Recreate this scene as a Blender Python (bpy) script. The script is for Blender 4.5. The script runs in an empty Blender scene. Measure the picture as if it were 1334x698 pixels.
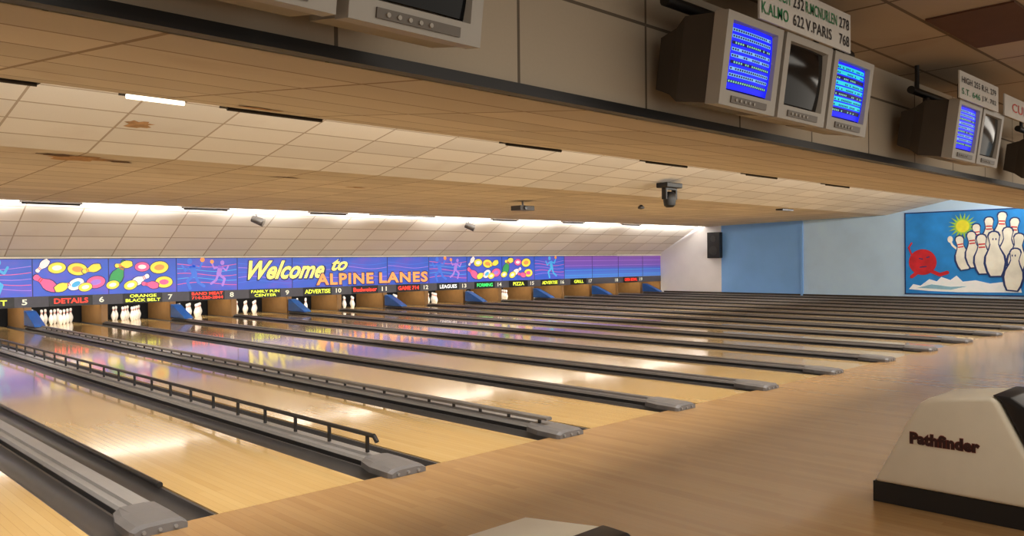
import bpy, bmesh, math, random
from mathutils import Matrix, Vector, Euler
random.seed(7)
sc=bpy.context.scene
try:
    sc.view_settings.view_transform='Standard'
    sc.view_settings.look='None'
except Exception: pass
COL=sc.collection

# ------------------------------------------------------------------ materials
def lin(c):
    r=[]
    for v in c[:3]:
        v=v/255.0
        r.append(v/12.92 if v<=0.04045 else ((v+0.055)/1.055)**2.4)
    return (r[0],r[1],r[2],1.0)
MATS={}
def mat(name,col,rough=0.6,metal=0.0,emis=0.0,var=0.08,scale=6.0,spec=0.5):
    if name in MATS: return MATS[name]
    m=bpy.data.materials.new(name); m.use_nodes=True
    nt=m.node_tree; b=nt.nodes['Principled BSDF']
    c=lin(col)
    tc=nt.nodes.new('ShaderNodeTexCoord'); no=nt.nodes.new('ShaderNodeTexNoise')
    no.inputs['Scale'].default_value=scale; no.inputs['Detail'].default_value=4
    nt.links.new(tc.outputs['Object'],no.inputs['Vector'])
    mr=nt.nodes.new('ShaderNodeMapRange')
    mr.inputs['From Min'].default_value=0.3; mr.inputs['From Max'].default_value=0.7
    mr.inputs['To Min'].default_value=1-var; mr.inputs['To Max'].default_value=1+var
    nt.links.new(no.outputs['Fac'],mr.inputs['Value'])
    mx=nt.nodes.new('ShaderNodeVectorMath'); mx.operation='SCALE'
    mx.inputs[0].default_value=c[:3]
    nt.links.new(mr.outputs[0],mx.inputs['Scale'])
    nt.links.new(mx.outputs[0],b.inputs['Base Color'])
    b.inputs['Roughness'].default_value=rough; b.inputs['Metallic'].default_value=metal
    b.inputs['Specular IOR Level'].default_value=spec
    if emis>0:
        nt.links.new(mx.outputs[0],b.inputs['Emission Color'])
        b.inputs['Emission Strength'].default_value=emis
    MATS[name]=m
    return m

class NT:
    def __init__(s,name):
        s.m=bpy.data.materials.new(name); s.m.use_nodes=True
        s.t=s.m.node_tree; s.b=s.t.nodes['Principled BSDF']
    def n(s,k,**kw):
        x=s.t.nodes.new(k)
        for a,v in kw.items(): setattr(x,a,v)
        return x
    def l(s,a,b): s.t.links.new(a,b)
    def math(s,op,a,b=None,c=None):
        x=s.n('ShaderNodeMath',operation=op)
        for i,v in enumerate((a,b,c)):
            if v is None: continue
            if isinstance(v,(int,float)): x.inputs[i].default_value=v
            else: s.l(v,x.inputs[i])
        return x.outputs[0]
    def mix(s,f,a,b):
        x=s.n('ShaderNodeMix',data_type='RGBA')
        for i,v in ((0,f),(6,a),(7,b)):
            if isinstance(v,(int,float)): x.inputs[i].default_value=v
            elif isinstance(v,tuple): x.inputs[i].default_value=v
            else: s.l(v,x.inputs[i])
        return x.outputs[2]

def wood_mat(name,c1,c2,board,rough,blen=1.6,seamdark=0.35,coat=0.0,contrast=1.0):
    w=NT(name)
    tc=w.n('ShaderNodeTexCoord'); sp=w.n('ShaderNodeSeparateXYZ'); w.l(tc.outputs['Object'],sp.inputs[0])
    bi=w.math('FLOOR',w.math('DIVIDE',sp.outputs[0],board))
    wn=w.n('ShaderNodeTexWhiteNoise',noise_dimensions='1D'); w.l(bi,wn.inputs['W'])
    yo=w.math('FLOOR',w.math('ADD',w.math('DIVIDE',sp.outputs[1],blen),w.math('MULTIPLY',wn.outputs['Value'],7.3)))
    cb=w.n('ShaderNodeCombineXYZ'); w.l(bi,cb.inputs[0]); w.l(yo,cb.inputs[1])
    wn2=w.n('ShaderNodeTexWhiteNoise',noise_dimensions='3D'); w.l(cb.outputs[0],wn2.inputs['Vector'])
    mp=w.n('ShaderNodeMapping'); mp.inputs['Scale'].default_value=(40,1.5,1); w.l(tc.outputs['Object'],mp.inputs[0])
    no=w.n('ShaderNodeTexNoise'); no.inputs['Scale'].default_value=1; no.inputs['Detail'].default_value=5; w.l(mp.outputs[0],no.inputs['Vector'])
    f=w.math('ADD',w.math('MULTIPLY',wn2.outputs['Value'],0.55),w.math('MULTIPLY',no.outputs['Fac'],0.45))
    c=w.mix(f,lin(c1),lin(c2))
    big=w.n('ShaderNodeTexNoise'); big.inputs['Scale'].default_value=0.35; w.l(tc.outputs['Object'],big.inputs['Vector'])
    c=w.mix(w.math('MULTIPLY',big.outputs['Fac'],0.25),c,lin(c2))
    fr=w.math('FRACT',w.math('DIVIDE',sp.outputs[0],board))
    seam=w.math('MULTIPLY',w.math('LESS_THAN',fr,0.05),seamdark)
    c=w.mix(seam,c,lin((70,42,18)))
    w.l(c,w.b.inputs['Base Color'])
    rr=w.n('ShaderNodeMapRange'); rr.inputs['To Min'].default_value=rough*0.75; rr.inputs['To Max'].default_value=rough*1.25
    w.l(big.outputs['Fac'],rr.inputs['Value']); w.l(rr.outputs[0],w.b.inputs['Roughness'])
    w.b.inputs['Coat Weight'].default_value=coat; w.b.inputs['Coat Roughness'].default_value=0.06
    return w.m

def tile_mat(name,col,sx,sy,seamcol,sw=0.022,stain=0.3,axis=('X','Y'),off=(0,0),rough=0.85):
    w=NT(name)
    tc=w.n('ShaderNodeTexCoord'); sp=w.n('ShaderNodeSeparateXYZ'); w.l(tc.outputs['Object'],sp.inputs[0])
    idx={'X':0,'Y':1,'Z':2}
    a=w.math('DIVIDE',w.math('ADD',sp.outputs[idx[axis[0]]],off[0]+100*sx),sx)
    b=w.math('DIVIDE',w.math('ADD',sp.outputs[idx[axis[1]]],off[1]+100*sy),sy)
    s1=w.math('LESS_THAN',w.math('FRACT',a),sw/sx); s2=w.math('LESS_THAN',w.math('FRACT',b),sw/sy)
    seam=w.math('MAXIMUM',s1,s2)
    cb=w.n('ShaderNodeCombineXYZ'); w.l(w.math('FLOOR',a),cb.inputs[0]); w.l(w.math('FLOOR',b),cb.inputs[1])
    wn=w.n('ShaderNodeTexWhiteNoise',noise_dimensions='3D'); w.l(cb.outputs[0],wn.inputs['Vector'])
    c0=lin(col); c1=tuple(x*0.84 for x in c0[:3])+(1,)
    c=w.mix(wn.outputs['Value'],c0,c1)
    fine=w.n('ShaderNodeTexNoise'); fine.inputs['Scale'].default_value=60; w.l(tc.outputs['Object'],fine.inputs['Vector'])
    c=w.mix(w.math('MULTIPLY',fine.outputs['Fac'],0.2),c,tuple(x*0.6 for x in c0[:3])+(1,))
    no=w.n('ShaderNodeTexNoise'); no.inputs['Scale'].default_value=0.8; no.inputs['Detail'].default_value=6; w.l(tc.outputs['Object'],no.inputs['Vector'])
    mr=w.n('ShaderNodeMapRange'); mr.inputs['From Min'].default_value=0.6; mr.inputs['From Max'].default_value=0.75; mr.inputs['To Max'].default_value=stain
    w.l(no.outputs['Fac'],mr.inputs['Value'])
    c=w.mix(mr.outputs[0],c,lin((140,92,50)))
    c=w.mix(w.math('MULTIPLY',seam,0.75),c,lin(seamcol))
    w.l(c,w.b.inputs['Base Color']); w.b.inputs['Roughness'].default_value=rough
    w.b.inputs['Specular IOR Level'].default_value=0.2
    return w.m

# ------------------------------------------------------------------ mesh builder
class MB:
    def __init__(s): s.v=[]; s.f=[]; s.mi=[]; s.ms=[]
    def slot(s,m):
        if m not in s.ms: s.ms.append(m)
        return s.ms.index(m)
    def poly(s,pts,m):
        i=len(s.v); s.v+= [tuple(p) for p in pts]; s.f.append(list(range(i,i+len(pts)))); s.mi.append(s.slot(m))
    def faces(s,vs,fs,m):
        i=len(s.v); s.v+=[tuple(p) for p in vs]
        k=s.slot(m)
        for f in fs: s.f.append([i+j for j in f]); s.mi.append(k)
    def box(s,x0,x1,y0,y1,z0,z1,m):
        vs=[(x0,y0,z0),(x1,y0,z0),(x1,y1,z0),(x0,y1,z0),(x0,y0,z1),(x1,y0,z1),(x1,y1,z1),(x0,y1,z1)]
        s.faces(vs,[(0,3,2,1),(4,5,6,7),(0,1,5,4),(1,2,6,5),(2,3,7,6),(3,0,4,7)],m)
    def prism(s,prof,a0,a1,axis,m):
        n=len(prof)
        if axis=='Y': P=lambda p,a:(p[0],a,p[1])
        elif axis=='X': P=lambda p,a:(a,p[0],p[1])
        else: P=lambda p,a:(p[0],p[1],a)
        vs=[P(p,a0) for p in prof]+[P(p,a1) for p in prof]
        fs=[list(range(n))[::-1],list(range(n,2*n))]
        for i in range(n):
            j=(i+1)%n; fs.append((i,j,n+j,n+i))
        s.faces(vs,fs,m)
    def cyl(s,p0,p1,r,m,seg=14,r1=None):
        p0=Vector(p0);p1=Vector(p1); d=(p1-p0).normalized()
        if r1 is None:r1=r
        u=d.orthogonal().normalized(); w=d.cross(u)
        vs=[];
        for p,rr in ((p0,r),(p1,r1)):
            for i in range(seg):
                a=2*math.pi*i/seg; vs.append(p+u*math.cos(a)*rr+w*math.sin(a)*rr)
        fs=[list(range(seg))[::-1],list(range(seg,2*seg))]
        for i in range(seg):
            j=(i+1)%seg; fs.append((i,j,seg+j,seg+i))
        s.faces(vs,fs,m)
    def lathe(s,prof,m,seg=16,c=(0,0,0),mf=None):
        vs=[];n=len(prof)
        for r,z in prof:
            for i in range(seg):
                a=2*math.pi*i/seg; vs.append((c[0]+r*math.cos(a),c[1]+r*math.sin(a),c[2]+z))
        for k in range(n-1):
            fs=[]
            for i in range(seg):
                j=(i+1)%seg; fs.append((k*seg+i,k*seg+j,(k+1)*seg+j,(k+1)*seg+i))
            mm=mf(k) if mf else m
            base=len(s.v) if k==0 else base
            if k==0: s.v+=vs
            sl=s.slot(mm)
            for f in fs: s.f.append([base+q for q in f]); s.mi.append(sl)
        sl=s.slot(m)
        s.f.append([base+q for q in range(seg)][::-1]); s.mi.append(sl)
        s.f.append([base+(n-1)*seg+q for q in range(seg)]); s.mi.append(sl)
    def mesh(s,name,smooth=False,bevel=0,fixn=True):
        me=bpy.data.meshes.new(name); me.from_pydata(s.v,[],s.f)
        for m in s.ms: me.materials.append(m)
        for p,k in zip(me.polygons,s.mi): p.material_index=k
        if fixn or bevel:
            bm=bmesh.new(); bm.from_mesh(me)
            if fixn: bmesh.ops.recalc_face_normals(bm,faces=bm.faces)
            if bevel:
                ed=[e for e in bm.edges if e.is_manifold and e.calc_face_angle(0)>0.5]
                bmesh.ops.bevel(bm,geom=ed,offset=bevel,segments=3,affect='EDGES',profile=0.5,clamp_overlap=True)
            bm.to_mesh(me); bm.free()
        if smooth:
            for p in me.polygons: p.use_smooth=True
            try: me.set_sharp_from_angle(angle=math.radians(40))
            except Exception: pass
        return me

def ob(name,data,parent=None,label=None,cat=None,group=None,kind=None,loc=None,rot=None):
    o=bpy.data.objects.new(name,data); COL.objects.link(o)
    if loc: o.location=loc
    if rot: o.rotation_euler=rot
    if parent: o.parent=parent
    if label: o['label']=label
    if cat: o['category']=cat
    if group: o['group']=group
    if kind: o['kind']=kind
    return o
def copy_tree(src,delta,label=None):
    n=src.copy(); COL.objects.link(n); n.location=src.location+Vector(delta)
    if label: n['label']=label
    for c in src.children:
        k=c.copy(); COL.objects.link(k); k.parent=n; k.matrix_parent_inverse=c.matrix_parent_inverse.copy()
        for g in c.children:
            q=g.copy(); COL.objects.link(q); q.parent=k
    return n

def text_mesh(body,w,h,m,bold=0.0,shear=0.0,space=1.0,cx=0.5,extr=0.002):
    cu=bpy.data.curves.new('t','FONT'); cu.body=body; cu.size=1; cu.offset=bold; cu.shear=shear
    cu.space_character=space; cu.extrude=0.0; cu.resolution_u=3
    o=bpy.data.objects.new('t',cu); COL.objects.link(o)
    bpy.context.view_layer.update()
    dg=bpy.context.evaluated_depsgraph_get()
    me=bpy.data.meshes.new_from_object(o.evaluated_get(dg))
    bpy.data.objects.remove(o); bpy.data.curves.remove(cu)
    xs=[v.co.x for v in me.vertices]; ys=[v.co.y for v in me.vertices]
    x0,x1,y0,y1=min(xs),max(xs),min(ys),max(ys)
    for v in me.vertices:
        v.co.x=(v.co.x-x0)/(x1-x0)*w; v.co.y=(v.co.y-y0)/(y1-y0)*h; v.co.z=0
    me.materials.clear(); me.materials.append(m)
    for p in me.polygons: p.material_index=0
    me.name='lettering'
    return me

class Art(MB):
    L=0.0
    def P(s,pts,m,z): s.poly([(p[0],p[1],z) for p in pts],m)
    def ell(s,x,y,rx,ry,m,z,n=20,rot=0):
        c,q=math.cos(rot),math.sin(rot)
        s.P([(x+rx*math.cos(a)*c-ry*math.sin(a)*q,y+rx*math.cos(a)*q+ry*math.sin(a)*c) for a in [2*math.pi*i/n for i in range(n)]],m,z)
    def rect(s,x0,x1,y0,y1,m,z): s.P([(x0,y0),(x1,y0),(x1,y1),(x0,y1)],m,z)
    def stroke(s,pts,wd,m,z):
        for i in range(len(pts)-1):
            a=Vector(pts[i]);b=Vector(pts[i+1]); d=(b-a)
            if d.length<1e-6: continue
            n=Vector((-d.y,d.x)).normalized()*wd/2
            s.P([a-n,b-n,b+n,a+n],m,z)
            s.ell(b.x,b.y,wd/2,wd/2,m,z+0.0002,8)
    def pin(s,x,y,h,rot,m,z,stripe=None,fat=1.0):
        pr=[(0.10,0),(0.15,0.12),(0.185,0.3),(0.17,0.45),(0.10,0.62),(0.075,0.72),(0.09,0.82),(0.105,0.9),(0.08,0.97),(0.03,1.0)]
        pts=[(a*fat,b) for a,b in pr]+[(-a*fat,b) for a,b in pr[::-1]]
        c,q=math.cos(rot),math.sin(rot)
        f=lambda p:(x+(p[0]*c-(p[1]-0.5)*q)*h,y+(p[0]*q+(p[1]-0.5)*c)*h)
        s.P([f(p) for p in pts],m,z)
        if stripe:
            for t in (0.66,0.74):
                s.P([f(p) for p in ((-0.075*fat,t),(0.075*fat,t),(0.075*fat,t+0.035),(-0.075*fat,t+0.035))],stripe,z+0.001)

# ------------------------------------------------------------------ constants
P=1.76; X0=1.9375
KX=lambda k: X0+P*k
XW=31.5; XL=-3.4
YF=4.88; YM=22.6
KS=list(range(-2,17))

# ------------------------------------------------------------------ floor
m_app=wood_mat('approach_wood',(176,140,94),(152,116,74),0.057,0.24,seamdark=0.2,coat=0.12)
m_lane=wood_mat('lane_wood',(214,182,122),(192,156,98),0.0275*2,0.12,blen=2.4,seamdark=0.25,coat=0.6)
m_pit=mat('pit_black',(22,20,20),0.8)
b=MB()
b.box(XL-1,XW+1,-4.5,YF-0.005,-0.3,0,m_app)
b.box(XL-1,XW+1,YF-0.005,25.5,-0.3,-0.2,m_pit)
ob('floor',b.mesh('floor'),kind='structure',label='maple approach floor with narrow glossy boards')

m_gut=mat('gutter_dark',(70,67,66),0.3)
m_cap=mat('divider_grey',(132,129,126),0.38,var=0.05)
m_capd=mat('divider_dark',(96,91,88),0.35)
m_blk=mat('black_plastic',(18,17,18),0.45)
m_endc=mat('end_cap_grey',(102,99,98),0.42)
b=MB(); b.box(0.242,1.300,YF,24.1,-0.2,0,m_lane); lane_me=b.mesh('bowling_lane')
arc=[(0.117+0.105*math.cos(a),-0.012+0.10*math.sin(a)) for a in [-math.pi*i/10 for i in range(11)]]
prof=[(0,-0.2),(0.235,-0.2),(0.235,-0.008)]+arc+[(0,-0.008)]
b=MB(); b.prism([(p[0],p[1]) for p in prof],YF+0.01,24.1,'Y',m_gut); gut_me=b.mesh('lane_gutter',smooth=True)
dp=[(-0.215,-0.2),(-0.003,-0.2),(-0.003,0.022),(-0.02,0.046),(-0.075,0.05),(-0.08,0.07),(-0.15,0.07),(-0.155,0.05),(-0.20,0.046),(-0.215,0.022)]
b=MB(); b.prism(dp,YF+0.32,22.45,'Y',m_cap)
b.box(-0.012,-0.0005,YF+0.35,22.4,-0.02,0.025,m_blk); b.box(-0.2175,-0.206,YF+0.35,22.4,-0.02,0.025,m_blk)
div_me=b.mesh('lane_divider')
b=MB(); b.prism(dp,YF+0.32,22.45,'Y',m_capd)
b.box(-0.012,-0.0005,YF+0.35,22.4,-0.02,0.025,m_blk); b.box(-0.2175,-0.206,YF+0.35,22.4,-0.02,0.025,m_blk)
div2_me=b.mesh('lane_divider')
# low flat end cap
b=MB()
def sec(y,w0,zt):
    return [(-0.32+w0,y,0.001),(0.0,y,0.001),(0.0,y,zt*0.6),(-0.03,y,zt*0.9),(-0.09,y,zt),(-0.23,y,zt),(-0.28+w0*0.8,y,zt*0.9),(-0.32+w0,y,zt*0.6)]
S=[sec(YF-0.12,0.02,0.05),sec(YF-0.09,0.0,0.066),sec(YF+0.14,0.0,0.075),sec(YF+0.32,0.05,0.075)]
vs=sum(S,[]); fs=[tuple(range(8))[::-1],tuple(range(24,32))]
for r in range(3):
    for j in range(8):
        q=(j+1)%8; fs.append((r*8+j,r*8+q,r*8+8+q,r*8+8+j))
b.faces(vs,fs,m_endc)
for x in (-0.25,-0.16,-0.07): b.cyl((x,YF-0.132,0.025),(x,YF-0.118,0.025),0.011,m_cap,10)
end_me=b.mesh('end_cap')
for k in KS:
    x=KX(k)
    ob('bowling_lane',lane_me,loc=(x,0,0),label='glossy yellow maple bowling lane with narrow boards',cat='bowling lane',group='parallel bowling lanes')
    for dx in (0.003,1.304):
        if k==16 and dx>1: continue
        ob('lane_gutter',gut_me,loc=(x+dx,0,0),label='dark rounded gutter running beside a lane',cat='gutter',group='gutters beside the lanes')
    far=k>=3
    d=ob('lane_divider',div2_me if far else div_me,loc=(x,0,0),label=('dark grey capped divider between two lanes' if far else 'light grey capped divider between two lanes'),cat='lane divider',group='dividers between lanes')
    ob('end_cap',end_me,parent=d)

# bumper rails
m_rail=mat('rail_black',(26,24,24),0.3)
m_railg=mat('rail_grey',(104,99,94),0.4)
b=MB(); b.box(-0.011,0.011,-0.011,0.011,0,0.115,m_rail); post_me=b.mesh('post')
def rail(x,z,y0,y1,m,step,postz,label,flat=False):
    e=ob('bumper_rail',None,loc=(x,y0,0),label=label,cat='bumper rail',group='bumper rails along the lanes')
    b=MB()
    if flat: b.prism([(-0.035,z-0.012),(0.035,z-0.012),(0.035,z+0.008),(0.02,z+0.018),(-0.02,z+0.018),(-0.035,z+0.008)],0,y1-y0,'Y',m)
    else:
        b.cyl((0,0.03,z),(0,y1-y0,z),0.018,m,10); b.cyl((0,0.03,z),(0,-0.01,z-0.04),0.018,m,10)
    ob('rail',b.mesh('rail',smooth=not flat),parent=e)
    n=int((y1-y0)/step)
    for i in range(n):
        o=ob('post',post_me,parent=e,loc=(0,0.12+i*step,postz)); o.scale=(1,1,(z-postz)/0.115)
    return e
rail(KX(1)-0.145,0.215,YF+0.30,21.0,m_rail,0.55,0.076,'thin black bumper rail on short posts above a divider')
rail(KX(2)-0.185,0.128,YF+0.12,21.0,m_railg,0.40,0.077,'low flat grey bumper rail on closely spaced posts',flat=True)
b=MB(); b.cyl((0,0,0.02),(0,14.6,0.02),0.02,m_rail,10)
ob('bumper_rail',b.mesh('bumper_rail',smooth=True),loc=(KX(0)+0.215,5.75,-0.004),label='lowered black bumper rail lying on the gutter edge',cat='bumper rail',group='bumper rails along the lanes')

# ------------------------------------------------------------------ ceiling
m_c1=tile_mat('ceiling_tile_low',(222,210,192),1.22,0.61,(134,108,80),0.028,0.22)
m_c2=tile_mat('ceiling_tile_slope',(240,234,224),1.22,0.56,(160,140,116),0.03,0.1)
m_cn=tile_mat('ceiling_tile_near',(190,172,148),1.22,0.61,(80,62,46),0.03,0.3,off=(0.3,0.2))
m_nb=mat('brown_tile',(90,56,34),0.8)
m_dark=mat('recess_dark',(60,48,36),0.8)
def sheet(pts,m,b):
    for (y0,z0),(y1,z1) in zip(pts[:-1],pts[1:]):
        b.poly([(XL-1,y0,z0),(XW+0.6,y0,z0),(XW+0.6,y1,z1),(XL-1,y1,z1)],m)
b=MB()
sheet([(3.16,2.424),(6.4,2.816)],m_c1,b)
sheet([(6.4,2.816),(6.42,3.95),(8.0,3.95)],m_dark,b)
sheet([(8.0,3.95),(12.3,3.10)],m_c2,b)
sheet([(12.3,3.10),(20.2,2.95)],m_c1,b)
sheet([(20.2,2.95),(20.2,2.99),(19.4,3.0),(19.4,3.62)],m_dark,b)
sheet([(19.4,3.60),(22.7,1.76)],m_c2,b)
ob('ceiling',b.mesh('ceiling',fixn=False),kind='structure',label='stepped suspended tile ceiling, stained beige')
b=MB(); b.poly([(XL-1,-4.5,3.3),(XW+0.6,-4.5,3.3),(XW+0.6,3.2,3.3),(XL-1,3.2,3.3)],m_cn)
b.box(6.42,7.60,1.64,2.22,3.285,3.299,m_nb)
ob('ceiling',b.mesh('ceiling',fixn=False),kind='structure',label='dim brown tile ceiling over the approach')
m_st=mat('stain_brown',(176,136,92),0.9,var=0.3,scale=8); m_hole=mat('hole_brown',(96,68,42),0.9,var=0.3,scale=8)
def patch(cx,cy,zf,sx,sy,m,seed,label):
    rnd=random.Random(seed); b=MB(); n=18; pts=[]
    for i in range(n):
        a=2*math.pi*i/n; r=rnd.uniform(0.5,1.0); x=cx+sx*r*math.cos(a); y=cy+sy*r*math.sin(a)
        pts.append((x-cx,y-cy,zf(y)-zf(cy)-0.004*seed))
    b.poly(pts,m); ob('ceiling_stain',b.mesh('ceiling_stain',fixn=False),loc=(cx,cy,zf(cy)),label=label,cat='stain',group='stains on the ceiling tiles')
z1=lambda y:2.424+(y-3.16)*0.392/3.24
zs=lambda y:3.10+(12.3-y)*0.85/4.3
z2=lambda y:3.10-(y-12.3)*0.15/7.9
patch(3.9,11.0,zs,0.22,0.18,m_st,1,'brown water stain on a sloped ceiling tile')
patch(3.7,12.9,z2,0.60,0.34,m_st,1.2,'broad brown stain on torn ceiling tiles')
patch(3.4,12.72,z2,0.30,0.14,m_hole,1.5,'dark torn hole in a ceiling tile')
patch(4.3,12.95,z2,0.26,0.10,m_hole,1.6,'dark torn hole in a ceiling tile')
patch(7.3,13.4,z2,0.35,0.09,m_hole,1.7,'dark crack along a ceiling tile edge')
patch(3.1,6.1,z1,0.22,0.10,m_st,1.8,'brown stain at the edge of a ceiling tile')
patch(9.3,14.2,z2,0.30,0.08,m_st,1.9,'thin brown stain along a ceiling tile edge')

# bulkhead fascia
m_fas=tile_mat('fascia_panel',(200,188,168),1.12,3.0,(50,40,32),0.02,0.1,axis=('X','Z'),off=(-3.05+1.12*5,0))
b=MB(); b.box(XL-1,XW-0.01,3.1,3.2,2.43,3.3,m_fas)
ob('trim_1',b.mesh('trim_1'),kind='structure',label='beige panelled bulkhead above the foul line')
b=MB(); b.box(XL-1,XW-0.01,3.06,3.099,2.41,2.475,m_blk); b.box(XL-1,XW-0.01,3.03,3.06,2.41,2.43,m_blk)
ob('trim_2',b.mesh('trim_2'),kind='structure',label='black rail along the lower edge of the bulkhead')
m_wht=mat('white_trim',(235,228,214),0.5)
b=MB(); b.box(XL-1,XW-0.01,22.56,22.7,1.70,1.745,m_wht)
ob('trim_3',b.mesh('trim_3'),kind='structure',label='white strip above the pin masking')

# ------------------------------------------------------------------ walls
m_w1=mat('wall_white',(238,238,242),0.7,var=0.04,scale=1)
m_w2=mat('wall_blue',(132,186,252),0.6,var=0.04,scale=1)
m_w3=mat('wall_pale_blue',(192,224,255),0.6,var=0.06,scale=1)
b=MB()
def wl(y0,y1,m): b.poly([(XW,y0,-0.2),(XW,y1,-0.2),(XW,y1,4.0),(XW,y0,4.0)],m)
wl(19.38,25.5,m_w1); wl(15.65,19.38,m_w2); wl(-4.5,15.65,m_w3)
ob('wall_right',b.mesh('wall_right',fixn=False),kind='structure',label='side wall painted white, blue and pale blue')
b=MB(); b.box(XW-0.06,XW,15.60,15.70,0,3.0,m_w2)
ob('trim_4',b.mesh('trim_4'),kind='structure')
b=MB(); b.box(XW-0.05,XW,-4.5,22.4,-0.19,0.06,m_dark); ob('baseboard_right',b.mesh('baseboard_right'),kind='structure')
b=MB(); b.poly([(XL,-4.5,-0.2),(XL,25.5,-0.2),(XL,25.5,4),(XL,-4.5,4)],m_w1); ob('wall_left',b.mesh('wall_left',fixn=False),kind='structure')
b=MB(); b.poly([(XL-1,25.2,-0.2),(XW+0.5,25.2,-0.2),(XW+0.5,25.2,2.2),(XL-1,25.2,2.2)],m_pit); ob('wall_back',b.mesh('wall_back',fixn=False),kind='structure')

# ------------------------------------------------------------------ pin deck
m_tan=mat('kickback_tan',(136,100,56),0.5)
m_blue=mat('wedge_blue',(36,94,172),0.35)
m_pw=mat('pin_white',(240,236,226),0.25,var=0.01,emis=0.12)
m_pr=mat('pin_red',(200,30,30),0.3)
m_curt=mat('curtain_black',(16,15,16),0.9)
kb=MB(); kb.box(-0.19,-0.03,22.6,24.2,-0.2,0.502,m_tan); kb_me=kb.mesh('kickback')
kb=MB(); kb.box(-0.07,-0.008,22.6,24.2,-0.2,0.502,m_tan); kb2_me=kb.mesh('kickback')
wg=MB(); wg.prism([(21.5,0.08),(22.45,0.08),(22.45,0.44),(22.3,0.42),(21.55,0.12)],-0.23,0.01,'X',m_blue); wg_me=wg.mesh('ball_return_hood',bevel=0.012)
cb=MB(); cb.box(0,1.54,24.25,24.3,-0.2,0.72,m_curt); cb_me=cb.mesh('pit_curtain')
for k in KS+[17]:
    x=KX(k) if k<17 else XW-0.012
    ob('kickback_panel',kb_me if k<17 else kb2_me,loc=(x,0,0),label='tan wooden kickback panel beside the pin deck',cat='panel',group='kickback panels beside pin decks')
    if k==17: continue
    if k%2==0:
        ob('ball_return_wedge',wg_me,loc=(x,0,0),label='blue sloping ball return cover on the divider',cat='ball return cover',group='blue covers at the pin deck')
    if k<16: ob('pit_curtain',cb_me,loc=(x,0,0),label='black pit curtain hanging behind the pins',cat='curtain',group='black pit curtains')
pinp=[(0.026,0),(0.030,0.012),(0.045,0.055),(0.0575,0.10),(0.0605,0.125),(0.056,0.16),(0.043,0.20),(0.030,0.235),(0.0235,0.262),(0.0235,0.272),(0.0238,0.285),(0.025,0.30),(0.031,0.325),(0.0325,0.345),(0.028,0.366),(0.016,0.378),(0.003,0.381)]
pm=MB(); pm.lathe(pinp,m_pw,16,mf=lambda k: m_pr if k in (8,10) else m_pw); pin_me=pm.mesh('bowling_pin',smooth=True)
for k in range(0,13):
    cx=KX(k)+0.771
    for r in range(4):
        for i in range(r+1):
            ob('bowling_pin',pin_me,loc=(cx+(i-r/2)*0.3048,23.17+r*0.264,0.001),label='white bowling pin with red neck stripes',cat='bowling pin',group='racked pins on the decks')

# ------------------------------------------------------------------ masking units
E=0.40
def am(n,c,e=E): return mat('art_'+n,c,0.4,emis=e,var=0.04)
a_yel=am('yellow',(236,220,80)); a_pink=am('pink',(226,96,150)); a_grn=am('green',(52,150,84)); a_org=am('orange',(236,150,80))
a_wht=am('white',(236,232,236)); a_cyan=am('cyan',(70,170,220)); a_drk=am('dark',(34,34,90)); a_lil=am('lilac',(160,120,210)); a_red=am('red',(210,50,50))
a_bl=am('blue',(60,110,210)); a_brn=am('brown',(150,90,90))
def mask_bg(name,mode):
    w=NT(name)
    tc=w.n('ShaderNodeTexCoord'); mp=w.n('ShaderNodeMapping'); mp.inputs['Scale'].default_value=(0.5,2.2,1) if mode==0 else (0.1,2.5,1)
    w.l(tc.outputs['Object'],mp.inputs[0])
    no=w.n('ShaderNodeTexNoise'); no.inputs['Scale'].default_value=1.5; no.inputs['Detail'].default_value=2; w.l(mp.outputs[0],no.inputs['Vector'])
    cr=w.n('ShaderNodeValToRGB'); e=cr.color_ramp
    if mode==0:
        cols=[(0.35,(44,88,190)),(0.52,(62,86,196)),(0.66,(100,82,190)),(0.8,(140,104,200))]
    else:
        cols=[(0.0,(78,130,212)),(0.45,(62,92,196)),(0.55,(104,78,178)),(1.0,(124,78,168))]
    e.elements[0].position=cols[0][0]; e.elements[0].color=lin(cols[0][1])
    e.elements[1].position=cols[-1][0]; e.elements[1].color=lin(cols[-1][1])
    for p,c in cols[1:-1]:
        q=e.elements.new(p); q.color=lin(c)
    if mode==0: w.l(no.outputs['Fac'],cr.inputs[0])
    else:
        sp=w.n('ShaderNodeSeparateXYZ'); w.l(tc.outputs['Object'],sp.inputs[0])
        w.l(w.math('ADD',w.math('MULTIPLY',sp.outputs[2],1.05),w.math('MULTIPLY',no.outputs['Fac'],0.1)),cr.inputs[0])
    w.l(cr.outputs[0],w.b.inputs['Base Color']); w.l(cr.outputs[0],w.b.inputs['Emission Color']); w.b.inputs['Emission Strength'].default_value=E
    w.b.inputs['Roughness'].default_value=0.35
    return w.m
mb0=mask_bg('mask_bg_violet',0); mb1=mask_bg('mask_bg_bands',1)
m_strip=mat('strip_grey',(74,74,84),0.5); m_sblk=mat('sign_black',(14,14,16),0.4)
m_num=mat('number_white',(220,220,200),0.5,emis=0.5)
t_red=mat('text_red',(255,56,40),0.5,emis=1.3); t_yel=mat('text_yellow',(224,238,70),0.5,emis=1.1); t_wht=mat('text_white',(240,240,240),0.5,emis=1.0); t_grn=mat('text_green',(60,220,110),0.5,emis=1.1)
MH=0.92; MZ=0.765
R90=(math.radians(90),0,0)
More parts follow.
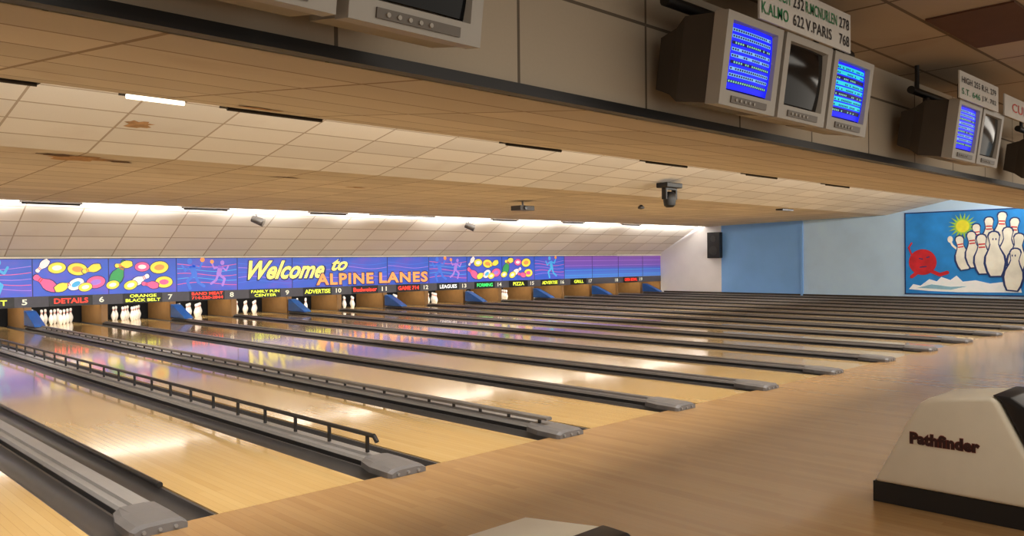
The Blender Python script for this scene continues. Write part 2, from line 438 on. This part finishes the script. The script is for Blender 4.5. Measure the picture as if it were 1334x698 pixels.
def figure(a,x,y,s,m,flip=1):
    S=lambda pts:[(x+flip*p[0]*s,y+p[1]*s) for p in pts]
    a.ell(x+flip*0.08*s,y+0.80*s,0.075*s,0.085*s,m,0.003)
    a.stroke(S([(0.02,0.68),(-0.06,0.40)]),0.17*s,m,0.003)
    a.stroke(S([(0.04,0.66),(0.22,0.52),(0.30,0.68)]),0.06*s,m,0.003)
    a.stroke(S([(0.0,0.66),(-0.22,0.60),(-0.30,0.78)]),0.06*s,m,0.003)
    a.stroke(S([(-0.03,0.38),(0.16,0.22),(0.08,0.0)]),0.09*s,m,0.003)
    a.stroke(S([(-0.08,0.38),(-0.16,0.18),(-0.34,0.06)]),0.085*s,m,0.003)
    a.ell(x-flip*0.30*s,y+0.84*s,0.07*s,0.07*s,a_org,0.004)
def lines(a,w,seed,ms):
    for i in range(5):
        y0=0.2+0.13*i; pts=[(0.03+w*t/8*0.965,y0+0.05*math.sin(t*0.6+i*0.5)) for t in range(9)]
        a.stroke(pts,0.016,ms[i%len(ms)],0.0015+i*0.0001)
def ball(a,x,y,r,q,c,c2,z):
    a.ell(x,y,r*1.45,r,a_drk,z,rot=q); a.ell(x,y,r*1.35,r*0.9,c,z+0.0003,rot=q)
    a.ell(x,y,r*0.75,r*0.42,c2,z+0.0006,rot=q)
def jumble(a,w,v):
    L1=[('p',0.28,0.33,0.60,0.95,a_pink),('b',0.55,0.70,0.15,0.1,a_yel,a_wht),('b',1.02,0.66,0.17,-0.1,a_yel,a_org),('p',1.35,0.66,0.46,1.9,a_yel),
        ('b',1.45,0.32,0.17,0.2,a_pink,a_lil),('p',0.72,0.24,0.48,-1.2,a_yel),('b',0.98,0.28,0.15,0.5,a_wht,a_cyan),('b',1.2,0.2,0.12,0.2,a_yel,a_wht),('p',0.22,0.75,0.40,2.4,a_wht)]
    L2=[('p',0.26,0.55,0.70,-0.5,a_grn),('p',0.38,0.76,0.44,1.7,a_yel),('b',0.85,0.70,0.14,0.0,a_pink,a_wht),('b',1.30,0.68,0.18,0.1,a_yel,a_org),
        ('b',1.42,0.28,0.17,0.0,a_yel,a_pink),('p',0.80,0.36,0.50,-1.1,a_wht),('b',0.55,0.22,0.13,0.3,a_yel,a_wht),('p',1.05,0.22,0.44,1.4,a_pink),('b',0.10,0.24,0.12,0.2,a_yel,a_wht)]
    z=0.002
    for it in (L1 if v%2==0 else L2):
        z+=0.0009
        if it[0]=='p':
            _,x,y,h,r,c=it
            a.pin(x,y,h*1.08,r,a_drk,z,fat=1.3); a.pin(x,y,h,r,c,z+0.0003,stripe=a_red,fat=1.2)
        else:
            _,x,y,rr,q,c,c2=it; ball(a,x,y,rr,q,c,c2,z)
signs={1:[('BUY IT',t_yel)],2:[('DETAILS',t_red)],3:[('ORANGE',t_yel),('BLACK BELT',t_yel)],4:[('BAND MEAT',t_red),('714-220-2844',t_red)],5:[('FAMILY FUN',t_yel),('CENTER',t_yel)],
6:[('ADVERTISE',t_yel)],7:[('Budweiser',t_red)],8:[('GAME 714',t_red)],9:[('LEAGUES',t_wht)],10:[('FORMING',t_grn)],11:[('PIZZA',t_yel)],12:[('ADVERTISE',t_yel)],13:[('GRILL',t_yel)],15:[('OPEN BOWL',t_red)]}
arts={1:'fig',2:'jum',3:'jum',4:'fig2',5:'',6:'',7:'',8:'',9:'fig2',10:'jum',11:'jum',12:'fig',13:'b',14:'b',15:'b',16:'b',0:'jum',-1:'jum',-2:'b'}
desc={'fig':'purple masking panel painted with a cyan bowler silhouette','fig2':'purple masking panel with streaming lines and bowler silhouettes','jum':'blue masking panel painted with tumbling colourful pins and balls','':'purple masking panel carrying large painted greeting letters','b':'plain blue and purple banded masking panel over pins'}
for k in KS:
    x=KX(k); w=P if k<16 else XW-0.02-x
    t=arts[k]
    e=ob('masking_unit',None,loc=(x,YM,MZ),label=desc[t],cat='masking unit',group='masking units over the pin decks')
    b=MB(); b.box(0.006,w-0.006,0,0.08,0,MH,mb1 if t=='b' else mb0); b.box(-0.0,0.012,-0.004,0.08,0,MH,a_drk)
    ob('panel',b.mesh('panel'),parent=e)
    b=MB(); b.box(0.0,w,-0.01,0.08,-0.262,-0.004,m_strip); ob('number_strip',b.mesh('number_strip'),parent=e)
    a=Art()
    if t=='fig':
        lines(a,w,k,[a_lil,a_pink]); figure(a,0.95,0.08,0.95,a_cyan,1 if k<5 else -1)
    elif t=='fig2':
        lines(a,w,k,[a_pink,a_cyan]); figure(a,0.45,0.08,0.95,a_bl,-1); figure(a,1.25,0.15,0.8,a_lil,1)
    elif t=='jum': jumble(a,w,k)
    elif t=='b':
        for i in range(4): a.rect(0.02,w-0.02,0.12+i*0.2,0.135+i*0.2,a_lil if i>1 else a_cyan,0.002+i*0.0001)
    else: lines(a,w,k,[a_bl,a_lil])
    ob('artwork',a.mesh('artwork',fixn=False),parent=e,loc=(0,-0.003,0),rot=R90)
    if k>=0 and k<16:
        n=str(k+4)
        ob('number',text_mesh(n,0.1*len(n) if k>5 else 0.12,0.14,m_num,bold=0.02),parent=e,loc=(1.52,-0.016,-0.2),rot=R90)
    s=signs.get(k)
    if s:
        b=MB(); b.box(0.36,1.36,-0.028,-0.011,-0.255,-0.005,m_sblk); q=ob('sign_plate',b.mesh('sign_plate'),parent=e)
        for i,(tx,tm) in enumerate(s):
            hh=0.13 if len(s)==1 else 0.08
            yy=-0.195 if len(s)==1 else -0.11-0.115*i
            wd=min(0.9,0.095*len(tx)+0.12)
            ob('lettering',text_mesh(tx,wd,hh,tm,bold=0.015),parent=q,loc=(0.86-wd/2,-0.032,yy),rot=R90)
    if k==5:
        yl=mat('welcome_yellow',(242,234,130),0.4,emis=0.5)
        ob('lettering',text_mesh('Welcome',2.66,0.62,a_drk,bold=0.06,shear=0.5),parent=e,loc=(0.28,-0.010,0.24),rot=R90)
        ob('lettering',text_mesh('Welcome',2.56,0.56,yl,bold=0.03,shear=0.5),parent=e,loc=(0.32,-0.014,0.28),rot=R90)
        ob('lettering',text_mesh('to',0.66,0.43,a_drk,bold=0.06,shear=0.5),parent=e,loc=(3.10,-0.012,0.475),rot=R90)
        ob('lettering',text_mesh('to',0.60,0.38,yl,bold=0.03,shear=0.5),parent=e,loc=(3.13,-0.016,0.50),rot=R90)
    if k==7:
        ol=mat('alpine_orange',(246,160,90),0.4,emis=0.5)
        for tx,x0,wd in (('ALPINE',-0.98,2.2),('LANES',1.38,2.1)):
            ob('lettering',text_mesh(tx,wd,0.42,a_drk,bold=0.06,space=1.15),parent=e,loc=(x0,-0.026,0.03),rot=R90)
            ob('lettering',text_mesh(tx,wd-0.07,0.36,ol,bold=0.035,space=1.15),parent=e,loc=(x0+0.035,-0.032,0.06),rot=R90)

# ------------------------------------------------------------------ mural
ZR=(math.radians(90),0,math.radians(-90))
MU=0.0253; MV=0.0268
n_bl=mat('mural_blue',(36,138,220),0.5,emis=0.08,var=0.2,scale=1.3)
n_wht=mat('mural_cream',(240,238,226),0.5,emis=0.08,var=0.1,scale=3); n_red=mat('mural_red',(206,36,50),0.5,emis=0.06,var=0.2,scale=3); n_yel=mat('mural_yellow',(236,230,60),0.5,emis=0.06)
n_sn=mat('mural_snow',(242,248,252),0.5,emis=0.12)
n_drk=mat('mural_navy',(30,56,120),0.5); n_lb=mat('mural_light_blue',(150,204,234),0.5)
mu=ob('wall_mural',None,loc=(XW-0.002,11.64,0.15),rot=ZR,label='hand-painted blue mural of pins, red ball and sun',cat='mural')
b=Art(); b.box(0,4.9,0,3.0,0,0.03,n_bl)
for r in ((0,4.9,0,0.04),(0,4.9,2.96,3.0),(0,0.04,0,3.0),(4.86,4.9,0,3.0)): b.box(r[0],r[1],r[2],r[3],0.03,0.04,n_drk)
ob('mural_board',b.mesh('mural_board'),parent=mu)
a=Art()
U=lambda s,y:((s-1178)*MU,(388-y)*MV)
def pl(pts,m,z): a.P([U(*p) for p in pts],m,z)
pl([(1184,381),(1190,374),(1200,376),(1212,367),(1222,370),(1228,364),(1240,368),(1248,362),(1256,370),(1272,368),(1290,372),(1312,369),(1326,374),(1328,383),(1250,384),(1210,383)],n_sn,0.045)
pl([(1196,379),(1215,374),(1240,377),(1262,376),(1240,381)],n_lb,0.047)
def epx(s,y,rs,ry,m,z,n=24): u,v=U(s,y); a.ell(u,v,rs*MU,ry*MV,m,z,n)
u,v=U(1203,344); a.ell(u,v,0.48,0.47,n_red,0.050,28)
a.stroke([U(1198,339),U(1203,340)],0.04,n_drk,0.052); a.stroke([U(1208,338),U(1212,337)],0.04,n_drk,0.052)
a.stroke([U(1199,351),U(1208,350)],0.04,n_drk,0.052)
a.stroke([U(1188,334),U(1184,324),U(1188,318)],0.06,n_red,0.049)
a.stroke([U(1196,358),U(1188,364)],0.13,n_red,0.049); a.stroke([U(1214,356),U(1226,361),U(1236,358)],0.13,n_red,0.049)
sx,sy=U(1256,297); pts=[]
for i in range(36):
    r=0.48 if i%2==0 else 0.24; q=2*math.pi*i/36; pts.append((sx+r*math.cos(q),sy+r*math.sin(q)))
a.P(pts,mat('mural_green',(160,210,80),0.5,emis=0.06),0.048); a.ell(sx,sy,0.22,0.22,n_yel,0.050)
for i,(s,y,h,r) in enumerate([(1275,312,42,0.1),(1289,306,46,0.0),(1304,300,46,-0.06),(1318,308,46,-0.1),(1255,328,44,0.16),(1269,324,46,0.1),(1281,330,50,0.06),(1311,322,50,-0.04),(1323,330,50,-0.1),(1296,330,56,0.04),(1319,350,52,-0.08)]):
    u,v=U(s,y+4); z=0.048+i*0.002; hh=h*MV
    a.pin(u,v,hh*1.07,r,n_drk,z,fat=1.22); a.pin(u,v,hh,r,n_wht,z+0.0008,stripe=n_red if i<7 else None,fat=1.04)
    if i>8: a.ell(u-0.05,v+hh*0.34,0.02,0.04,n_drk,z+0.0014,8); a.ell(u+0.04,v+hh*0.34,0.02,0.04,n_drk,z+0.0014,8)
a.stroke([U(1250,328),U(1243,322),U(1240,316)],0.07,n_wht,0.049); a.ell(*U(1240,314),0.09,0.12,n_wht,0.0495)
ob('artwork',a.mesh('artwork',fixn=False),parent=mu)

# wall speaker
b=MB(); b.box(31.18,31.44,19.28,19.9,1.55,2.68,m_blk); sp=ob('wall_speaker',b.mesh('wall_speaker',bevel=0.02),label='large black box loudspeaker mounted high on wall',cat='speaker')
b=MB()
for z,r in ((1.88,0.2),(2.4,0.14)): b.cyl((31.179,19.59,z),(31.165,19.59,z),r,mat('cone_grey',(46,44,44),0.6),20)
ob('speaker_cone',b.mesh('speaker_cone'),parent=sp)
b=MB(); b.box(31.44,31.5,19.5,19.7,2.0,2.3,m_capd); ob('bracket',b.mesh('bracket'),parent=sp)

# ------------------------------------------------------------------ monitors
m_bez=mat('bezel_beige',(162,157,148),0.45,var=0.03)
m_hous=mat('housing_brown',(66,58,50),0.6)
m_hous2=mat('housing_beige',(150,142,128),0.6)
m_gls=mat('glass_black',(7,7,9),0.1,spec=0.2)
s_blue=mat('screen_blue',(14,24,225),0.4,emis=1.1,var=0.05,spec=0.2); s_row=mat('screen_pale',(120,175,225),0.4,emis=0.7,spec=0.2); s_navy=mat('screen_navy',(8,10,80),0.4,emis=0.5,spec=0.2); s_grn=mat('screen_green',(120,190,160),0.4,emis=0.8,spec=0.2); s_cy=mat('screen_cyan',(30,190,205),0.4,emis=0.9,spec=0.2)
m_ctl=mat('control_dark',(96,88,78),0.4)
def monitor(cx,kind,hous,label):
    W=0.63;H=0.52
    e=ob('crt_monitor',None,loc=(cx,2.5,2.415),rot=(math.radians(8),0,0),label=label,cat='monitor',group='overhead scoring monitors')
    b=MB()
    o=[(-W/2,0),(W/2,0),(W/2,H),(-W/2,H)]; sw,s0,s1=0.255,0.085,0.475
    i_=[(-sw,s0),(sw,s0),(sw,s1),(-sw,s1)]
    for j in range(4):
        q=(j+1)%4
        A,B,C,D=o[j],o[q],i_[q],i_[j]
        b.poly([(A[0],0.0,A[1]),(B[0],0.0,B[1]),(C[0],0.0,C[1]),(D[0],0.0,D[1])],m_bez)
        b.poly([(D[0],0.0,D[1]),(C[0],0.0,C[1]),(C[0]*0.95,0.035,s0+(C[1]-s0)*0.95+0.01),(D[0]*0.95,0.035,s0+(D[1]-s0)*0.95+0.01)],m_bez)
        b.poly([(A[0],0,A[1]),(B[0],0,B[1]),(B[0],0.09,B[1]),(A[0],0.09,A[1])],m_bez)
    ob('bezel',b.mesh('bezel',fixn=False),parent=e)
    b=MB()
    h=[]
    for y,f in ((0.088,0.97),(0.30,0.95),(0.40,0.75),(0.54,0.6)):
        h.append([(-W/2*f,y,H/2-H/2*f+0.0),(W/2*f,y,H/2-H/2*f),(W/2*f,y,H/2+H/2*f),(-W/2*f,y,H/2+H/2*f)])
    vs=sum(h,[]); fs=[(0,1,2,3),(15,14,13,12)]
    for r in range(3):
        for j in range(4):
            q=(j+1)%4; fs.append((r*4+j,r*4+4+j,r*4+4+q,r*4+q))
    b.faces(vs,fs,hous); ob('housing',b.mesh('housing'),parent=e)
    b=MB(); n=8; vs=[];fs=[]
    for j in range(n+1):
        for i in range(n+1):
            u=-1+2*i/n; v=-1+2*j/n
            vs.append((u*0.245,0.012+0.022*(u*u+v*v)/2,0.285+v*0.185))
    for j in range(n):
        for i in range(n): fs.append((j*(n+1)+i,j*(n+1)+i+1,(j+1)*(n+1)+i+1,(j+1)*(n+1)+i))
    b.faces(vs,fs,{'off':m_gls,'blue':s_blue,'cyan':s_blue}[kind]); scn=ob('screen',b.mesh('screen',smooth=True,fixn=False),parent=e)
    if kind!='off':
        a=Art(); rnd=random.Random(int(cx*10)); cyn=kind=='cyan'
        def bent(x0,x1,z0,z1,m,d):
            N=6
            for i in range(N):
                xa=x0+(x1-x0)*i/N; xb=x0+(x1-x0)*(i+1)/N
                Y=lambda x,z:0.012+0.022*((x/0.245)**2+((z-0.285)/0.185)**2)/2-d
                a.poly([(xa,Y(xa,z0),z0),(xb,Y(xb,z0),z0),(xb,Y(xb,z1),z1),(xa,Y(xa,z1),z1)],m)
        rows=9
        for r in range(rows):
            z=0.135+r*0.036
            pale=(r%3!=0)
            bent(-0.215,0.215,z,z+(0.026 if cyn else 0.018),(s_cy if cyn else s_row) if pale else s_navy,0.003)
            for i in range(18):
                x=-0.21+i*0.0236
                if rnd.random()<(0.6 if cyn else 0.9): bent(x,x+0.014,z+0.003,z+0.014,s_navy if pale else s_grn,0.005)
        ob('score_table',a.mesh('score_table',fixn=False),parent=scn)
    b=MB(); b.box(-0.2,0.2,-0.008,-0.0005,0.022,0.06,m_ctl)
    for i in range(5): b.cyl((-0.15+i*0.05,-0.014,0.04),(-0.15+i*0.05,-0.007,0.04),0.009,m_bez,10)
    ob('control_panel',b.mesh('control_panel'),parent=e)
    return e
monitor(1.25,'off',m_hous2,'switched-off beige tube monitor hung from the bulkhead')
monitor(1.93,'off',m_hous2,'switched-off beige tube monitor with dark glass')
monitor(4.36,'blue',m_hous,'tube monitor showing a bright blue score table')
monitor(5.03,'off',m_hous2,'dark tube monitor between two lit ones')
monitor(5.70,'cyan',m_hous2,'tube monitor showing a cyan and blue score table')
monitor(8.17,'blue',m_hous,'tube monitor with blue score table beside a dark one')
monitor(8.84,'off',m_hous2,'dark tube monitor beside a lit blue one')
monitor(11.5,'off',m_hous,'dark tube monitor in a brown housing')
def mount(x0,x1,cs):
    e=ob('monitor_mount',None,loc=((x0+x1)/2,2.8,3.06),label='black pipe mount with straps holding monitors below ceiling',cat='bracket',group='monitor mounts')
    w=(x1-x0)/2; mx=(x0+x1)/2
    b=MB(); b.cyl((-w-0.05,0.02,0),(w+0.08,0.02,0),0.035,m_blk,12)
    for x in (-w+0.1,w-0.1): b.cyl((x,0.02,0),(x,0.02,0.24),0.02,m_blk,10)
    b.cyl((w-0.02,-0.1,0),(w+0.16,-0.1,0),0.06,m_blk,14)
    ob('pipe',b.mesh('pipe',smooth=True),parent=e)
    for c in cs:
        b=MB(); b.box(-0.03,0.03,0.0,0.04,-0.085,-0.02,m_blk); ob('strap',b.mesh('strap'),parent=e,loc=(c-mx,0,0))
mount(0.92,2.26,(1.25,1.93)); mount(4.04,6.02,(4.36,5.03,5.70)); mount(7.84,9.2,(8.17,8.84)); mount(11.2,12.5,(11.5,))
m_brd=mat('board_white',(206,204,198),0.6,var=0.03)
t_g=mat('ink_green',(20,120,70),0.6); t_k=mat('ink_black',(20,20,24),0.6); t_r=mat('ink_red',(200,70,60),0.6)
def board(x0,x1,z0,z1,y,items,label):
    e=ob('score_board_sign',None,loc=(x0,y,z0),label=label,cat='sign')
    b=MB(); b.box(0,x1-x0,0,0.012,0,z1-z0,m_brd); ob('board',b.mesh('board'),parent=e)
    for tx,x,z,w,h,m in items:
        ob('lettering',text_mesh(tx,w,h,m,bold=0.01,space=1.08),parent=e,loc=(x,-0.004,z),rot=R90)
board(4.33,5.55,2.93,3.19,2.40,[('DUDRICH',0.02,0.145,0.34,0.072,t_g),('232',0.40,0.145,0.14,0.072,t_k),('R.MCNURLEN',0.565,0.145,0.44,0.072,t_g),('278',1.04,0.145,0.15,0.072,t_k),
 ('K.ALMO',0.02,0.035,0.32,0.072,t_g),('622',0.40,0.035,0.14,0.072,t_k),('V.PARIS',0.565,0.035,0.36,0.072,t_k),('768',1.04,0.035,0.15,0.072,t_k)],'white name board with green and black scores above monitors')
board(7.75,8.85,2.92,3.16,2.40,[('HIGH 255',0.05,0.14,0.5,0.055,t_k),('R.H. 279',0.6,0.14,0.42,0.055,t_k),('S.T. 646',0.05,0.04,0.5,0.055,t_g),('J.V. 702',0.6,0.04,0.42,0.055,t_k)],'small white score board with faint lettering above monitors')
board(9.05,10.2,2.92,3.13,2.40,[('CUPS',0.25,0.06,0.65,0.09,t_r)],'white board with bold red lettering')

# ------------------------------------------------------------------ ball returns
m_shell=mat('shell_cream',(226,218,198),0.4,var=0.03); m_base=mat('base_black',(20,18,18),0.5)
m_txt=mat('return_maroon',(52,20,20),0.4); m_tor=mat('return_brown',(140,60,40),0.4)
br=ob('ball_return',None,loc=(5.2,1.3,0),label='cream ball return hood with black base on the approach',cat='ball return',group='ball returns on the approach')
b=MB()
pr=[(0.82,0.13),(0.57,0.62),(0.545,0.655),(0.50,0.685),(0.16,0.73),(0.13,0.72),(-0.10,0.26),(-0.12,0.13)]
b.prism(pr,0.0,0.54,'X',m_shell); ob('hood',b.mesh('hood',bevel=0.025,smooth=True),parent=br)
b=MB(); b.box(0.02,0.52,-0.75,0.83,0.001,0.128,m_base); ob('base',b.mesh('base'),parent=br)
b=MB()
pd=[(0.16,0.742),(0.06,0.74),(-0.12,0.62),(-0.20,0.40),(-0.22,0.14),(-0.14,0.14),(-0.095,0.30),(0.11,0.71)]
b.prism(pd,0.03,0.51,'X',m_blk); ob('ball_exit',b.mesh('ball_exit',bevel=0.01,smooth=True),parent=br)
b=MB()
for x in (0.05,0.49): b.prism([(-0.23,0.13),(-0.75,0.13),(-0.75,0.42),(-0.72,0.45),(-0.24,0.45)],x-0.02,x+0.02,'X',m_base)
b.box(0.06,0.48,-0.72,-0.23,0.30,0.33,m_base)
ob('ball_rack',b.mesh('ball_rack'),parent=br)
RL=(math.radians(90),math.radians(-2.5),math.radians(-90))
ob('lettering',text_mesh('Pathfinder',0.39,0.078,m_tor,bold=0.08,space=1.05),parent=br,loc=(-0.003,0.60,0.40),rot=ZR)
ob('lettering',text_mesh('Pathfinder',0.385,0.071,m_txt,bold=0.055,space=1.05),parent=br,loc=(-0.006,0.597,0.403),rot=ZR)
copy_tree(br,(-3.80,0.13,0.0))

# ------------------------------------------------------------------ ceiling equipment
e=ob('moving_head_light',None,loc=(15.75,11.04,3.29),label='black moving-head stage light hanging from ceiling',cat='stage light')
b=MB(); b.box(-0.3,0.3,-0.16,0.16,-0.12,0.0,m_blk); ob('base',b.mesh('base',bevel=0.02),parent=e)
b=MB(); b.prism([(-0.22,-0.38),(-0.17,-0.38),(-0.17,-0.16),(0.17,-0.16),(0.17,-0.38),(0.22,-0.38),(0.22,-0.121),(-0.22,-0.121)],-0.06,0.06,'Y',m_blk); ob('yoke',b.mesh('yoke'),parent=e)
b=MB(); b.lathe([(0.08,-0.56),(0.13,-0.52),(0.15,-0.38),(0.14,-0.26),(0.08,-0.2)],m_blk,18); ob('lamp_head',b.mesh('lamp_head',smooth=True),parent=e)
m_lampd=mat('lamp_dark',(64,60,58),0.4); m_lampg=mat('lamp_grey',(150,146,140),0.4)
e=ob('ceiling_projector',None,loc=(14.7,14.8,3.045),label='small grey projector hung under the ceiling tiles',cat='projector')
b=MB(); b.cyl((0,0,0),(0,0,-0.12),0.025,m_cap,10); ob('mount_pole',b.mesh('mount_pole'),parent=e)
b=MB(); b.box(-0.25,0.25,-0.18,0.18,-0.24,-0.12,m_lampd); b.cyl((-0.1,-0.18,-0.18),(-0.1,-0.23,-0.18),0.05,m_gls,14); ob('body',b.mesh('body',bevel=0.01),parent=e)
def spot(x,y,z):
    e=ob('ceiling_spotlight',None,loc=(x,y,z),label='small dark angled spotlight on a short ceiling arm',cat='spotlight',group='spotlights on the sloped ceiling')
    b=MB(); b.cyl((0,0,0.0),(0,0,-0.12),0.02,m_lampd,10); ob('arm',b.mesh('arm'),parent=e)
    b=MB(); b.cyl((0.13,-0.14,-0.24),(-0.08,0.08,-0.12),0.11,m_lampd,20,r1=0.09); b.cyl((0.137,-0.147,-0.244),(0.13,-0.14,-0.24),0.09,m_lampg,20); ob('lamp_head',b.mesh('lamp_head'),parent=e)
spot(10.4,20.7,2.86); spot(18.0,20.7,2.86)
b=MB(); b.box(-0.35,0.35,-0.12,0.12,-0.05,0.0,m_blk); ob('ceiling_vent',b.mesh('ceiling_vent'),loc=(24.4,12.7,3.09),label='small dark rectangular vent in the ceiling',cat='vent')
b=MB(); b.lathe([(0.02,-0.12),(0.09,-0.1),(0.09,-0.05),(0.03,0.0)],m_lampd,12); ob('ceiling_sprinkler',b.mesh('ceiling_sprinkler'),loc=(18.6,14.0,3.06),label='small round detector under the ceiling',cat='sprinkler')  # small sprinkler head under the middle ceiling

m_tube=mat('tube_white',(255,246,224),0.4,emis=3.0,var=0.0)
m_fix=mat('fixture_dark',(44,34,26),0.6)
def fixture(x0,x1,y,z,lit,grp,lab):
    e=ob('fluorescent_fixture',None,loc=(x0,y,z),label=lab,cat='light fixture',group=grp)
    b=MB(); w=x1-x0; b.prism([(-0.09,0),(0.09,0),(0.06,0.05),(-0.06,0.05)],0,w,'X',m_fix); ob('housing',b.mesh('housing'),parent=e)
    b=MB(); b.cyl((0.03,0,-0.016),(w-0.03,0,-0.016),0.016 if not lit else 0.02,m_tube if lit else m_fix,10); ob('tube',b.mesh('tube'),parent=e)
for x0,x1,l in ((0.3,1.65,0),(2.2,2.7,1),(3.0,3.95,0),(6.2,7.15,0),(8.75,9.75,0),(11.3,12.3,0),(14.0,15.0,0)):
    fixture(x0,x1,6.52,2.84,l,'fixtures at the first ceiling step','lit white fluorescent tube at the ceiling step' if l else 'unlit dark fluorescent fixture at the ceiling step')
for x0,x1,l in ((1.2,2.4,0),(4.69,5.93,0),(8.24,9.43,0),(11.77,13.0,0),(13.81,16.2,1),(18.7,19.9,0),(22.2,23.4,0),(25.7,26.9,0)):
    fixture(x0,x1,20.3,2.915,l,'fixtures at the second ceiling step','long lit fluorescent tube at the ceiling step' if l else 'dark slim fixture at the ceiling step')

# ------------------------------------------------------------------ lights
def area(name,loc,rot,sx,sy,e,col,spread=180):
    l=bpy.data.lights.new(name,'AREA'); l.shape='RECTANGLE'; l.size=sx; l.size_y=sy; l.energy=e; l.color=col
    l.spread=math.radians(spread)
    o=bpy.data.objects.new(name,l); COL.objects.link(o); o.location=loc; o.rotation_euler=[math.radians(a) for a in rot]
    return o
xc=(XL+XW)/2; xs=XW-XL-0.6
area('slot_light_far',(xc,19.75,3.14),(82,0,0),xs,0.15,3500,(1,0.96,0.92))
area('slot_light_near',(xc,6.9,3.4),(88,0,0),xs,0.2,950,(1,0.93,0.82))
area('pin_deck_light',(xc,22.85,0.72),(25,0,0),xs,0.12,230,(1,0.90,0.72))
area('bulkhead_fill',(xc-1.5,3.5,2.42),(50,0,0),xs-3,0.12,580,(1,0.95,0.88),spread=96)  # added fill strip hidden behind the bulkhead, brightens lanes and masking
area('mid_ceiling_fill',(xc-1.5,12.5,3.05),(42,0,0),xs-3,0.12,680,(1,0.95,0.88),spread=96)  # extra fill strip facing away from the camera, no real lamp here
area('approach_fill_left',(4,0.3,3.22),(0,0,0),8,1.2,80,(1,0.93,0.82))  # added soft fill above the approach, out of view
area('approach_fill_right',(16,0.8,3.22),(0,0,0),12,1.2,150,(1,0.93,0.82))  # second unseen fill, added to lift the right part of the approach
w=bpy.data.worlds.new('World'); sc.world=w; w.use_nodes=True
w.node_tree.nodes['Background'].inputs[0].default_value=(1.0,0.90,0.77,1); w.node_tree.nodes['Background'].inputs[1].default_value=1.1

# ------------------------------------------------------------------ camera
cd=bpy.data.cameras.new('Camera'); cam=bpy.data.objects.new('Camera',cd); COL.objects.link(cam)
cd.lens=1063.839/1334*36; cd.sensor_width=36; cd.clip_start=0.05; cd.clip_end=200
M=Matrix.Rotation(-0.7682,4,'Z')@Matrix.Rotation(math.pi/2-0.0095,4,'X')@Matrix.Rotation(-0.0098,4,'Z')
M.translation=Vector((0,0,1.5439))
cam.matrix_world=M
sc.camera=cam
